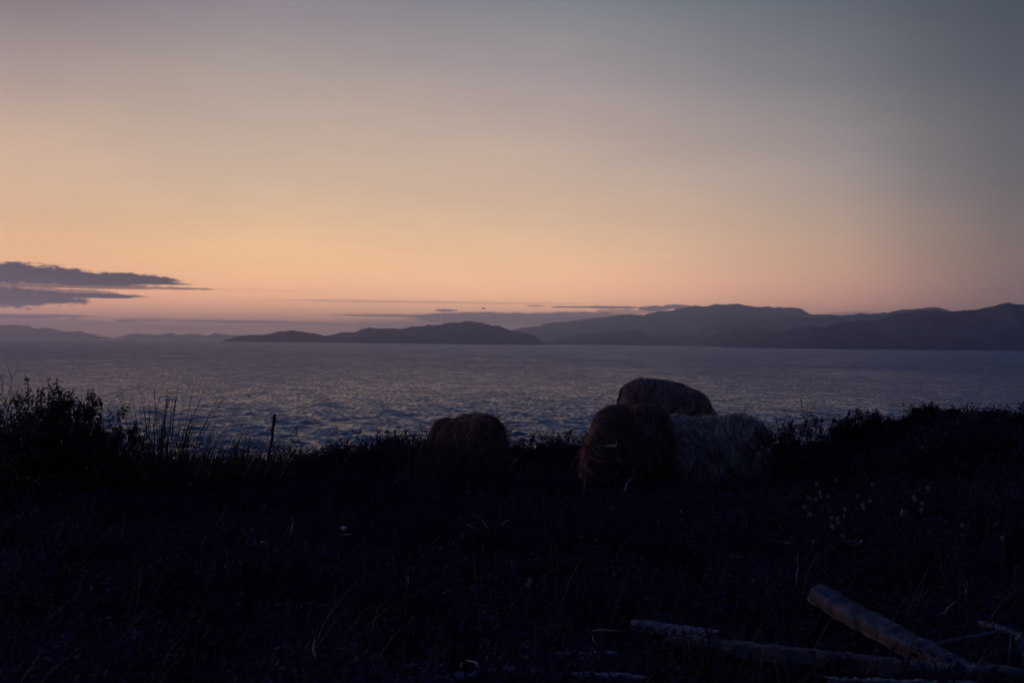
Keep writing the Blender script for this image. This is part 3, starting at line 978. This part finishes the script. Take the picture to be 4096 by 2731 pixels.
def cow(label, px, d, heading, top_py, cx_off, fur_c, skin_c, seed, neck=((.60, 0, .90), (.98, 0, .55)), neck_r=(.25, .18), wither=.17, rump_z=.86, fur_len=.17, windx=.5, locks=1500, wz=1.0, mid=.95, tilt=0.0, chest=.76, belly=.75):
    r = np.random.default_rng(seed)
    x = P(px, 1400, d).x
    z = gz(x, d)
    top = P(px, top_py, d).z
    H = 1.225                                     # back height of the unit cow with its coat
    s = (top - z) / H
    root = empty('cow', (x, d, z - 0.01), heading)
    root.scale = (s, s, s)
    root.rotation_euler = (0, tilt, heading)
    tag(root, label, 'cow', 'shaggy cattle grazing on the crest')
    V = Vector
    parts = [(V((-.52, 0, rump_z - .04)), (.40, .30, .33), None), (V((-.44, 0, rump_z + .11)), (.30, .20, .18), None), (V((-.2, 0, belly)), (.5, .37, .38), None), (V((.12, 0, belly - .01)), (.5, .37, .38), None),
             (V((.46, 0, chest)), (.34, .30, .38), None), (V((.36, 0, wz)), (.27, .15, wither), None), (V((-.15, 0, mid)), (.62, .16, .2), None), (V((-.50, .17, rump_z + .05)), (.16, .1, .12), None), (V((-.50, -.17, rump_z + .05)), (.16, .1, .12), None)]
    capsule(parts, neck[0], neck[1], neck_r[0], neck_r[1])
    n1 = V(neck[1])
    hd = V((.24, 0, -.30)) if neck[1][2] < .75 else V((.30, 0, -.22))
    hp = n1 + V((.05, 0, 0))
    capsule(parts, hp, hp + hd, .15, .085, 6)
    parts.append((hp + hd + V((.02, 0, -.02)), (.095, .09, .085), None))
    for sy in (-1, 1):
        parts.append((hp + V((-.02, sy * .2, .02)), (.05, .12, .04), Matrix.Rotation(sy * R(-18), 4, 'X')))
        capsule(parts, (.46, sy * .17, .62), (.48, sy * .17, .37), .13, .075)
        capsule(parts, (.48, sy * .17, .37), (.46, sy * .17, .09), .07, .055)
        capsule(parts, (-.58, sy * .17, .72), (-.50, sy * .18, .48), .19, .12)
        capsule(parts, (-.50, sy * .18, .48), (-.74, sy * .17, .35), .11, .065)
        capsule(parts, (-.74, sy * .17, .35), (-.71, sy * .17, .09), .062, .055)
    me = smoothed(parts, .032)
    m_skin = mat('cow_hide', skin_c, .85, .3, 6.0, .15)
    m_fur = fur_material(fur_c)
    obj('body', me, m_skin, root)
    # horns, hooves, eyes, tail
    m_horn = mat('cow_horn', (.12, .10, .075), .5, .3, 10.0, .4)
    m_dark = mat('cow_hoof', (.02, .018, .016), .6, .2, 10.0, .3)
    for sy in (-1, 1):
        mb = MB()
        a = hp + V((.0, sy * .11, .08))
        mb.tube([a, a + V((.01, sy * .14, .02)), a + V((.07, sy * .27, .03)), a + V((.17, sy * .34, .07)), a + V((.24, sy * .36, .15))], [.034, .031, .025, .016, .004], 8)
        obj('horn', mb.mesh('horn'), m_horn, root)
        mb = MB()
        e = hp + hd * .42 + V((.03, sy * .105, .05))
        mb.tube([e + V((0, -sy * .015, 0)), e, e + V((0, sy * .010, 0))], [.022, .020, .004], 8)
        obj('eye', mb.mesh('eye'), m_dark, root)
        for fx in (.46, -.71):
            mb = MB()
            mb.tube([V((fx, sy * .17, .10)), V((fx + .02, sy * .17, .05)), V((fx + .03, sy * .17, -.02))], [.058, .066, .074], 9)
            obj('hoof', mb.mesh('hoof'), m_dark, root)
    mb = MB()
    tl = [V((-.86, 0, rump_z + .10)), V((-.95, 0, rump_z + .02)), V((-.98, .01, rump_z - .22)), V((-.97, .02, rump_z - .45)), V((-.96, .03, rump_z - .62))]
    mb.tube(tl, [.035, .03, .022, .02, .03], 6)
    tail = obj('tail', mb.mesh('tail'), m_skin, root)
    # coat
    nv = len(me.vertices)
    co = np.empty(nv * 3, dtype=np.float32)
    me.vertices.foreach_get('co', co)
    co = co.reshape(-1, 3)
    me.calc_loop_triangles()
    tri = np.empty(len(me.loop_triangles) * 3, dtype=np.int32)
    me.loop_triangles.foreach_get('vertices', tri)
    tri = tri.reshape(-1, 3)
    A, B, C = co[tri[:, 0]], co[tri[:, 1]], co[tri[:, 2]]
    nrm = np.cross(B - A, C - A)
    area = np.linalg.norm(nrm, axis=1)
    nrm = unit(nrm)
    cen = (A + B + C) / 3
    wgt = area * np.where(cen[:, 2] > .34, 1.0, .25)
    ch, sh = math.cos(-heading), math.sin(-heading)
    wind = np.array([ch * windx, sh * windx, 0.0])            # wind blows towards +x in the world

    def strands(nlock, per, lscale, spreadr, wid):
        f = r.choice(len(tri), nlock, p=wgt / wgt.sum())
        u = r.uniform(0, 1, (nlock, 2))
        u = np.where(u.sum(1, keepdims=True) > 1, 1 - u, u)
        p = A[f] + (B[f] - A[f]) * u[:, :1] + (C[f] - A[f]) * u[:, 1:]
        nn = nrm[f]
        top_ = np.clip(nn[:, 2], 0, 1)[:, None]
        sidev = np.stack([r.normal(0, .35, nlock), np.sign(p[:, 1] + r.normal(0, .05, nlock)), np.zeros(nlock)], -1)
        g = np.array([0, 0, -1.0])[None] * (1 - .55 * top_) + sidev * .55 * top_ + wind[None] * .35 + r.normal(0, .16, (nlock, 3)) + np.array([-.20, 0, 0])
        fl = np.stack([vnoise2(p[:, 0] * 2.2 + 9 + seed, p[:, 2] * 2.2 + p[:, 1] + 9, 700 + c_, 3) for c_ in range(3)], -1)
        g = g + fl * 1.0
        g = g - (g * nn).sum(1, keepdims=True) * nn * .85
        g = unit(g)
        ln = fur_len * lscale * r.uniform(.6, 1.35, nlock) * np.where(p[:, 2] < .75, 1.25, 1.0) * np.where(top_[:, 0] > .85, .75, 1.0)
        ln = ln * (.85 + .55 * vnoise2(p[:, 0] * 1.6 + 30 + seed, p[:, 2] * 1.6 + 30, 710, 3))
        curl = r.normal(0, .38, (nlock, 3))
        k = 6
        ts = np.linspace(0, 1, k)
        ax = (nn * .13 + g * .68)
        lockp = p[:, None] + ln[:, None, None] * (ax[:, None] * ts[None, :, None] + (g * .55 + np.array([0, 0, -.38]))[:, None] * (ts ** 2)[None, :, None] + curl[:, None] * (ts ** 2 * np.sin(ts * 4))[None, :, None])
        off = r.normal(0, spreadr, (nlock, per, 3))
        conv = 1 - .72 * ts
        pts = lockp[:, None] + off[:, :, None] * conv[None, None, :, None]
        pts = pts * 1.0
        pts += (r.normal(0, .010, (nlock, per, 1, 3)) * ts[None, None, :, None])
        pts = pts.reshape(-1, k, 3)
        root_n = np.repeat(nn, per, 0)
        pts[:, 0] -= root_n * .03
        n = len(pts)
        sd_ = unit(np.cross(pts[:, -1] - pts[:, 0], r.normal(0, 1, (n, 3)) + root_n * .6))
        wd = np.array([1, 1.05, .95, .8, .55, .12])[None] * wid * r.uniform(.7, 1.3, (n, 1))
        return pts, wd, sd_

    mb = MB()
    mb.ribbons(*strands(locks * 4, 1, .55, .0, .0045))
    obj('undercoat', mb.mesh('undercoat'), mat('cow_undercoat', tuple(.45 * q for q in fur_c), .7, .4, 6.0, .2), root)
    mb = MB()
    mb.ribbons(*strands(int(locks * 1.0), 12, .95, .013, .0022))
    mb.ribbons(*strands(locks // 6, 6, 1.35, .010, .0020))
    nf = 420
    fw = np.where((nrm[:, 2] > .55) & (cen[:, 2] > .85), area, 0)
    f = r.choice(len(tri), nf, p=fw / fw.sum())
    p = cen[f] + r.normal(0, .01, (nf, 3))
    ts = np.linspace(0, 1, 5)
    dv = nrm[f] * .55 + wind[None] * .9 + r.normal(0, .38, (nf, 3))
    ln = r.uniform(.05, .17, (nf, 1, 1))
    pts = p[:, None] + ln * (dv[:, None] * ts[None, :, None] + (wind * .8 + np.array([0, 0, -.25]))[None, None] * (ts ** 2)[None, :, None])
    mb.ribbons(pts, np.tile(np.array([.0024, .0023, .002, .0014, .0004]), (nf, 1)), unit(r.normal(0, 1, (nf, 3))))
    o = obj('fur', mb.mesh('fur'), m_fur, root)
    # tail tuft, under the tail
    n = 90
    ts = np.linspace(0, 1, 5)
    st = np.array(tl[-1])[None] + r.normal(0, .02, (n, 3)) + np.array([0, 0, .14]) * r.uniform(0, 1, (n, 1))
    pts = st[:, None] + (r.normal(0, .05, (n, 3)) + np.array([0, 0, -.30]))[:, None] * ts[None, :, None]
    mb = MB()
    mb.ribbons(pts, np.tile(np.array([.004, .004, .0035, .003, .0005]), (n, 1)), unit(r.normal(0, 1, (n, 3))))
    obj('tail_tuft', mb.mesh('tail_tuft'), m_fur, tail)
    return root


cow('dark reddish cow half hidden behind windswept rushes, apart on the left', 1878, 22.2, R(128), 1641, 0, (.24, .125, .11), (.06, .03, .025), 31, windx=.7, mid=.97, tilt=R(6), chest=.68, wz=.88, rump_z=.85)
cow('tan cow standing highest behind the others, lowering its neck to the right', 2662, 24.6, R(5), 1508, 0, (.48, .34, .28), (.10, .06, .045), 32, windx=.3, fur_len=.20, neck=((.52, 0, .74), (.92, 0, .42)),
    neck_r=(.24, .17), wz=.92, mid=.98, rump_z=.87, tilt=R(7), chest=.68)
cow('dark brown cow in front grazing toward the left, its mane hanging down', 2528, 20.6, R(237), 1617, 0, (.27, .125, .11), (.05, .026, .02), 33, neck=((.52, 0, .98), (1.0, 0, .60)), neck_r=(.27, .20), wither=.2, windx=.2, mid=.74,
    wz=1.06, rump_z=.94, belly=.62)
cow('blonde long-haired cow on the right with its rump to the heather ridge', 2822, 21.6, R(175), 1638, 0, (.74, .58, .46), (.13, .08, .055), 34, rump_z=.88, tilt=R(2.5), windx=.2, fur_len=.22, locks=1700)


# ------------------------------------------------------------------ cotton grass
def cotton(px, py, d, size, label, group):
    top = P(px, py, d)
    z = gz(top.x, d)
    root = empty('cotton_flower', (top.x, d, z))
    tag(root, label, 'cotton grass', group)
    hgt_ = max(.12, top.z - z)
    mb = MB()
    mb.tube([(0, 0, -.03), (.006, .0, hgt_ * .5), (0, 0, hgt_)], [.0025, .002, .0015], 4)
    obj('stem', mb.mesh('stem'), m_straw, root)
    n = 46
    r = rng
    dirs = unit(r.normal(0, 1, (n, 3)) * np.array([1, 1, 1.1]) + np.array([.25, 0, -.15]))
    ts = np.linspace(0, 1, 3)
    st = np.array([0, 0, hgt_])[None] + r.normal(0, size * .12, (n, 3))
    pts = st[:, None] + dirs[:, None] * (ts * size * .75)[None, :, None] * r.uniform(.6, 1.2, (n, 1, 1)) + np.array([.12, 0, -.30])[None, None] * (ts ** 2 * size)[None, :, None]
    mb = MB()
    mb.ribbons(pts, np.tile(np.array([.30, .26, .03]) * size * .5, (n, 1)), unit(r.normal(0, 1, (n, 3))))
    obj('tuft', mb.mesh('tuft'), m_cotton, root)


def d_on_ground(px, py, off):
    """distance at which the sight line through a pixel comes within off metres above the ground"""
    u, v = uv(px, py)
    dd = np.arange(5, 26, .05)
    hit = np.nonzero(EYE + v / FPX * dd < ground_z(u / FPX * dd, dd) + off)[0]
    return float(dd[hit[0]]) if len(hit) else 20.0


RG = [(800, 318), (860, 335), (1046, 350), (1096, 362), (736, 396), (613, 325), (253, 395), (322, 408), (180, 443), (208, 443), (288, 452), (352, 427), (216, 499), (180, 527), (335, 524), (352, 340), (1218, 328), (1175, 478)]
def ordinal(n):
    return ('first', 'second', 'third', 'fourth', 'fifth', 'sixth', 'seventh', 'eighth', 'ninth', 'tenth', 'eleventh', 'twelfth', 'thirteenth', 'fourteenth', 'fifteenth',
            'sixteenth', 'seventeenth', 'eighteenth', 'nineteenth', 'twentieth')[n]


near_cow = sorted((p for p in RG if p[0] < 400), key=lambda p: p[1])
by_ridge = sorted((p for p in RG if p[0] >= 400), key=lambda p: p[0])
for k, (a, b_) in enumerate(near_cow):
    px, py = 3000 + a / 2.146, 1500 + b_ / 2.146
    cotton(px, py, d_on_ground(px, py, .36), .017, 'tiny white cotton grass tuft beside the blonde cow, %s from the top' % ordinal(k), 'cotton grass by the blonde cow')
for k, (a, b_) in enumerate(by_ridge):
    px, py = 3000 + a / 2.146, 1500 + b_ / 2.146
    cotton(px, py, d_on_ground(px, py, .36), .017, 'tiny white cotton grass tuft under the ridge bushes, %s from the left' % ordinal(k), 'cotton grass below the right ridge')
LOWER = [(570, 930), (597, 1000), (607, 1035), (563, 1062), (667, 1035), (500, 1050), (463, 1122), (508, 1192), (697, 1215), (703, 1285), (712, 1300), (750, 1225), (755, 1257), (812, 1143), (808, 1198), (922, 1030), (965, 1112), (972, 1142), (1030, 1075)]
for k, (a, b_) in enumerate(sorted(LOWER, key=lambda p: p[1])):
    px, py = 3000 + a / 2.146, 1500 + b_ / 2.146
    cotton(px, py, d_on_ground(px, py, .36), .026, 'cotton grass tuft in the large cluster low on the slope, %s from the top' % ordinal(k), 'main cotton grass cluster')
RCL = [(1406, 1035), (1410, 1065), (1477, 1097), (1465, 1155), (1300, 1185), (1310, 1165), (1530, 962)]
for k, (a, b_) in enumerate(sorted(RCL, key=lambda p: p[1])):
    px, py = 3000 + a / 2.146, 1500 + b_ / 2.146
    cotton(px, py, d_on_ground(px, py, .36), .030, 'cotton grass tuft in the small cluster right of the large one, %s from the top' % ordinal(k), 'right cotton grass cluster')
for a, b_, lb in [(1478, 623, 'single cotton grass tuft alone in the middle of the right slope'), (738, 900, 'single cotton grass tuft just above the main cluster'), (1046, 935, 'single cotton grass tuft between and above the two clusters'),
                  (337, 703, 'single faint cotton grass tuft below the rump of the blonde cow'), (1815, 1285, 'dim cotton grass tuft alone low on the far right'), (2157, 1390, 'bright cotton grass tuft nearest the right edge'),
                  (545, 1418, 'lowest cotton grass tuft, left below the main cluster'), (790, 1370, 'dim cotton grass tuft just under the main cluster')]:
    px, py = 3000 + a / 2.146, 1500 + b_ / 2.146
    cotton(px, py, d_on_ground(px, py, .36), .026, lb, 'lone cotton grass tufts')
cotton(2118, 2318, d_on_ground(2118, 2318, .3), .022, 'cotton grass tuft alone in the dark foreground centre, upper of a pair', 'lone cotton grass tufts')
cotton(2112, 2335, d_on_ground(2112, 2335, .3), .020, 'cotton grass tuft alone in the dark foreground centre, lower of a pair', 'lone cotton grass tufts')
cotton(2722, 2045, d_on_ground(2722, 2045, .34), .018, 'cotton grass tuft in the dark below the blonde cow', 'lone cotton grass tufts')
cotton(2953, 2222, d_on_ground(2953, 2222, .34), .016, 'cotton grass tuft above the tip of the leaning beam', 'lone cotton grass tufts')


# ------------------------------------------------------------------ bleached twigs and stalks
def twig(pix, rad_px, label, off=.30):
    cxp = sum(p[0] for p in pix) / len(pix)
    cyp = max(p[1] for p in pix)
    d = d_on_ground(cxp, cyp, off)
    pts = [P(a, b_, d + .12 * math.sin(i * 1.7)) for i, (a, b_) in enumerate(pix)]
    fine, rads = [], []
    for i in range(len(pts) - 1):
        for f in (0, .5):
            fine.append(pts[i].lerp(pts[i + 1], f) + Vector((random.gauss(0, .004), 0, random.gauss(0, .004))))
    fine.append(pts[-1])
    rr = rad_px / FPX * d
    rads = [rr * (.75 + .35 * random.random()) for _ in fine]
    rads[0] *= .5
    rads[-1] *= .5
    poly_obj('twig', fine, rads, m_twig, label, 'twig', 5, 'bleached twigs in the heather')


twig([(1972, 1912), (2012, 1900), (2045, 1880), (2052, 1858), (2068, 1832)], 4.5, 'pale forked twig below the right end of the left cow')
twig([(2082, 1866), (2088, 1885), (2078, 1902), (2055, 1912)], 2.5, 'short hooked twig beside the forked twig under the left cow')
twig([(1872, 1928), (1878, 1950), (1870, 1975)], 2.5, 'short upright twig under the windswept rushes')
twig([(2537, 1862), (2539, 1902), (2509, 1935), (2494, 1975)], 4.0, 'long crooked pale twig below the brown cow')
twig([(2343, 1875), (2340, 1915), (2332, 1972)], 3.0, 'straight pale twig left below the brown cow')
twig([(2725, 1862), (2745, 1868), (2765, 1860)], 3.0, 'small curved twig under the belly of the blonde cow')
twig([(1890, 2058), (1925, 2080), (1958, 2116)], 5.0, 'thick pale stick lying slanted in the middle of the dark slope')
twig([(1910, 2087), (1864, 2094), (1885, 2106), (1912, 2116)], 3.2, 'pale bent twig touching the slanted stick')
twig([(2002, 2105), (2030, 2080), (2040, 2084)], 3.0, 'short hooked twig right of the slanted stick')
twig([(1006, 2158), (1040, 2180), (1068, 2176), (1062, 2164), (1042, 2168)], 3.2, 'looped pale twig in the dark left of centre')
twig([(1164, 2062), (1174, 2090), (1166, 2112), (1160, 2142)], 3.0, 'thin upright twig left of the pale pebble')
twig([(1314, 2132), (1342, 2142), (1395, 2136), (1412, 2132)], 2.6, 'thin lying twig just under the pale pebble')
twig([(674, 1892), (672, 1915)], 4.0, 'short bright twig below the tallest rushes')
twig([(735, 1921), (758, 1925), (766, 1945)], 2.6, 'thin curved twig right below the tallest rushes')
twig([(1257, 2512), (1262, 2548), (1252, 2600), (1266, 2638)], 4.0, 'wavy upright twig alone in the bottom foreground')
twig([(1842, 2668), (1856, 2640), (1905, 2646), (1922, 2672)], 4.0, 'arched twig just above the bottom left beam')
twig([(3076, 2160), (3130, 2163), (3160, 2174)], 3.0, 'lying twig left of the lowest cotton grass')
twig([(3365, 2164), (3440, 2158), (3446, 2166), (3414, 2182)], 3.5, 'bent lying twig right of the lowest cotton grass')
twig([(3192, 2205), (3188, 2260), (3184, 2345)], 3.2, 'straight upright twig above the tip of the leaning beam')
twig([(3728, 2465), (3770, 2460), (3792, 2430), (3832, 2404)], 3.4, 'crooked pale twig above the right part of the leaning beam')
twig([(3866, 2320), (3874, 2345), (3858, 2372)], 3.0, 'small kinked twig above the crooked one at right')
twig([(2385, 2590), (2362, 2520), (2410, 2516), (2490, 2520)], 2.6, 'arched thin twig left of the long beam')
twig([(1615, 2310), (1632, 2305), (1634, 2335)], 3.4, 'small hooked twig in the centre foreground')
twig([(1765, 2375), (1800, 2362)], 3.0, 'short slanted twig right of the small hooked one')
twig([(1100, 2420), (1140, 2412)], 2.6, 'short lying twig in the left foreground')
twig([(250, 2680), (258, 2700)], 4.0, 'short pale twig at the bottom left')
twig([(2316, 2150), (2340, 2144)], 3.4, 'short lying twig below the brown cow far down the slope')

# pale pebble
bm = bmesh.new()
bmesh.ops.create_icosphere(bm, subdivisions=2, radius=1.0)
for v in bm.verts:
    v.co *= 1 + random.gauss(0, .06)
    v.co = Vector((v.co.x * .026, v.co.y * .022, v.co.z * .019))
me = bpy.data.meshes.new('pebble')
bm.to_mesh(me)
bm.free()
dpb = d_on_ground(1375, 2112, .30)
pb = obj('pebble', me, m_stone, None, P(1375, 2112, dpb))
tag(pb, 'small pale stone alone in the dark heather left of centre', 'stone')


# ------------------------------------------------------------------ old timbers
def beam(p0, p1, wid, thick, label, name='wooden_beam', cat='beam', material=None, rough=.0034, round_=False, roll=0.0, sag=0.0):
    p0, p1 = Vector(p0), Vector(p1)
    L = (p1 - p0).length
    n = 30
    bm = bmesh.new()
    rings = []
    prof = [(-.5, -.5), (.5, -.5), (.5, .5), (-.5, .5)]
    if round_:
        prof = [(.5 * math.cos(t * math.pi / 5), .5 * math.sin(t * math.pi / 5)) for t in range(10)]
    else:
        c = .14
        prof = [(-.5 + c, -.5), (.5 - c, -.5), (.5, -.5 + c), (.5, .5 - c), (.5 - c, .5), (-.5 + c, .5), (-.5, .5 - c), (-.5, -.5 + c)]
    rl = random.Random(hash(label) % 1000)
    rl = random.Random(len(label) * 13 + int(L * 1000))
    wob = [(rl.gauss(0, rough), rl.gauss(0, rough)) for _ in range(n + 1)]
    cr_, sr_ = math.cos(roll), math.sin(roll)
    for i in range(n + 1):
        f = i / n
        tap = 1 - (.10 if i in (0, n) else 0)
        ring = []
        for a, b_ in prof:
            yy = a * wid * tap + rl.gauss(0, rough * .5)
            zz = b_ * thick * tap + rl.gauss(0, rough * .5)
            ring.append(bm.verts.new((f * L + (rl.gauss(0, .03) if i in (0, n) else 0), yy * cr_ - zz * sr_ + wob[i][0], yy * sr_ + zz * cr_ + wob[i][1] - sag * math.sin(f * math.pi))))
        rings.append(ring)
    k = len(prof)
    for i in range(n):
        for s in range(k):
            bm.faces.new((rings[i][s], rings[i][(s + 1) % k], rings[i + 1][(s + 1) % k], rings[i + 1][s]))
    bm.faces.new(rings[0][::-1])
    bm.faces.new(rings[-1])
    bmesh.ops.recalc_face_normals(bm, faces=bm.faces)
    me = bpy.data.meshes.new(name)
    bm.to_mesh(me)
    bm.free()
    o = obj(name, me, material or m_wood)
    dv = (p1 - p0).normalized()
    yv = Vector((0, 0, 1)).cross(dv).normalized()
    zv = dv.cross(yv)
    o.matrix_world = Matrix(((dv.x, yv.x, zv.x, p0.x), (dv.y, yv.y, zv.y, p0.y), (dv.z, yv.z, zv.z, p0.z), (0, 0, 0, 1)))
    tag(o, label, cat, 'old timbers in the foreground')
    return o


G = lambda px, py, off: P(px, py, d_on_ground(px, py, off))
beam(P(3262, 2372, 7.7), P(3860, 2700, 6.5), .12, .085, 'pale squared beam leaning up out of the heather at lower right', roll=R(12))
beam(P(2700, 2572, 7.3), P(3800, 2700, 6.35), .12, .09, 'long weathered beam lying under the leaning beam, crossed by bare stems', roll=R(-8))
beam(P(3640, 2690, 6.25), P(4050, 2700, 6.2), .10, .075, 'short plank end lying at the bottom right corner', 'plank', 'plank')
beam(P(2540, 2500, 7.9), P(2860, 2545, 7.5), .10, .06, 'partly overgrown plank behind the left end of the long beam', 'plank', 'plank', m_wood2)
beam(P(1500, 2752, 6.3), P(2280, 2672, 6.7), .11, .05, 'plank cut by the bottom edge, left of the other timbers', 'plank', 'plank')
beam(P(2210, 2622, 6.95), P(2445, 2618, 7.0), .06, .03, 'narrow overgrown plank left of the long beam', 'plank', 'plank', m_wood2)
beam(P(2120, 2695, 6.45), P(2560, 2712, 6.4), .07, .03, 'thin board at the bottom edge between plank and long beam', 'board', 'board', m_wood2)
beam(P(3330, 2720, 6.1), P(3900, 2738, 6.0), .05, .02, 'thin slat along the bottom edge under the long beam', 'slat', 'slat', m_wood2)
beam(P(3720, 2580, 6.95), P(4000, 2526, 7.3), .03, .022, 'thin pale pole rising to the right behind the leaning beam', 'pole', 'pole', None, .002, True)
beam(P(3935, 2494, 7.5), P(4058, 2530, 7.3), .036, .034, 'short pale piece of driftwood on top of the thin pole', 'driftwood', 'driftwood', m_wood2, .004, True)
beam(P(4083, 2560, 7.1), P(4104, 2612, 7.0), .05, .04, 'pale wood piece cut by the right edge', 'driftwood', 'driftwood', m_wood2, .004, True)
beam(P(4046, 2532, 7.25), P(4036, 2640, 7.0), .008, .008, 'thin upright rod hanging below the short driftwood', 'rod', 'rod', m_wood2, .001, True)
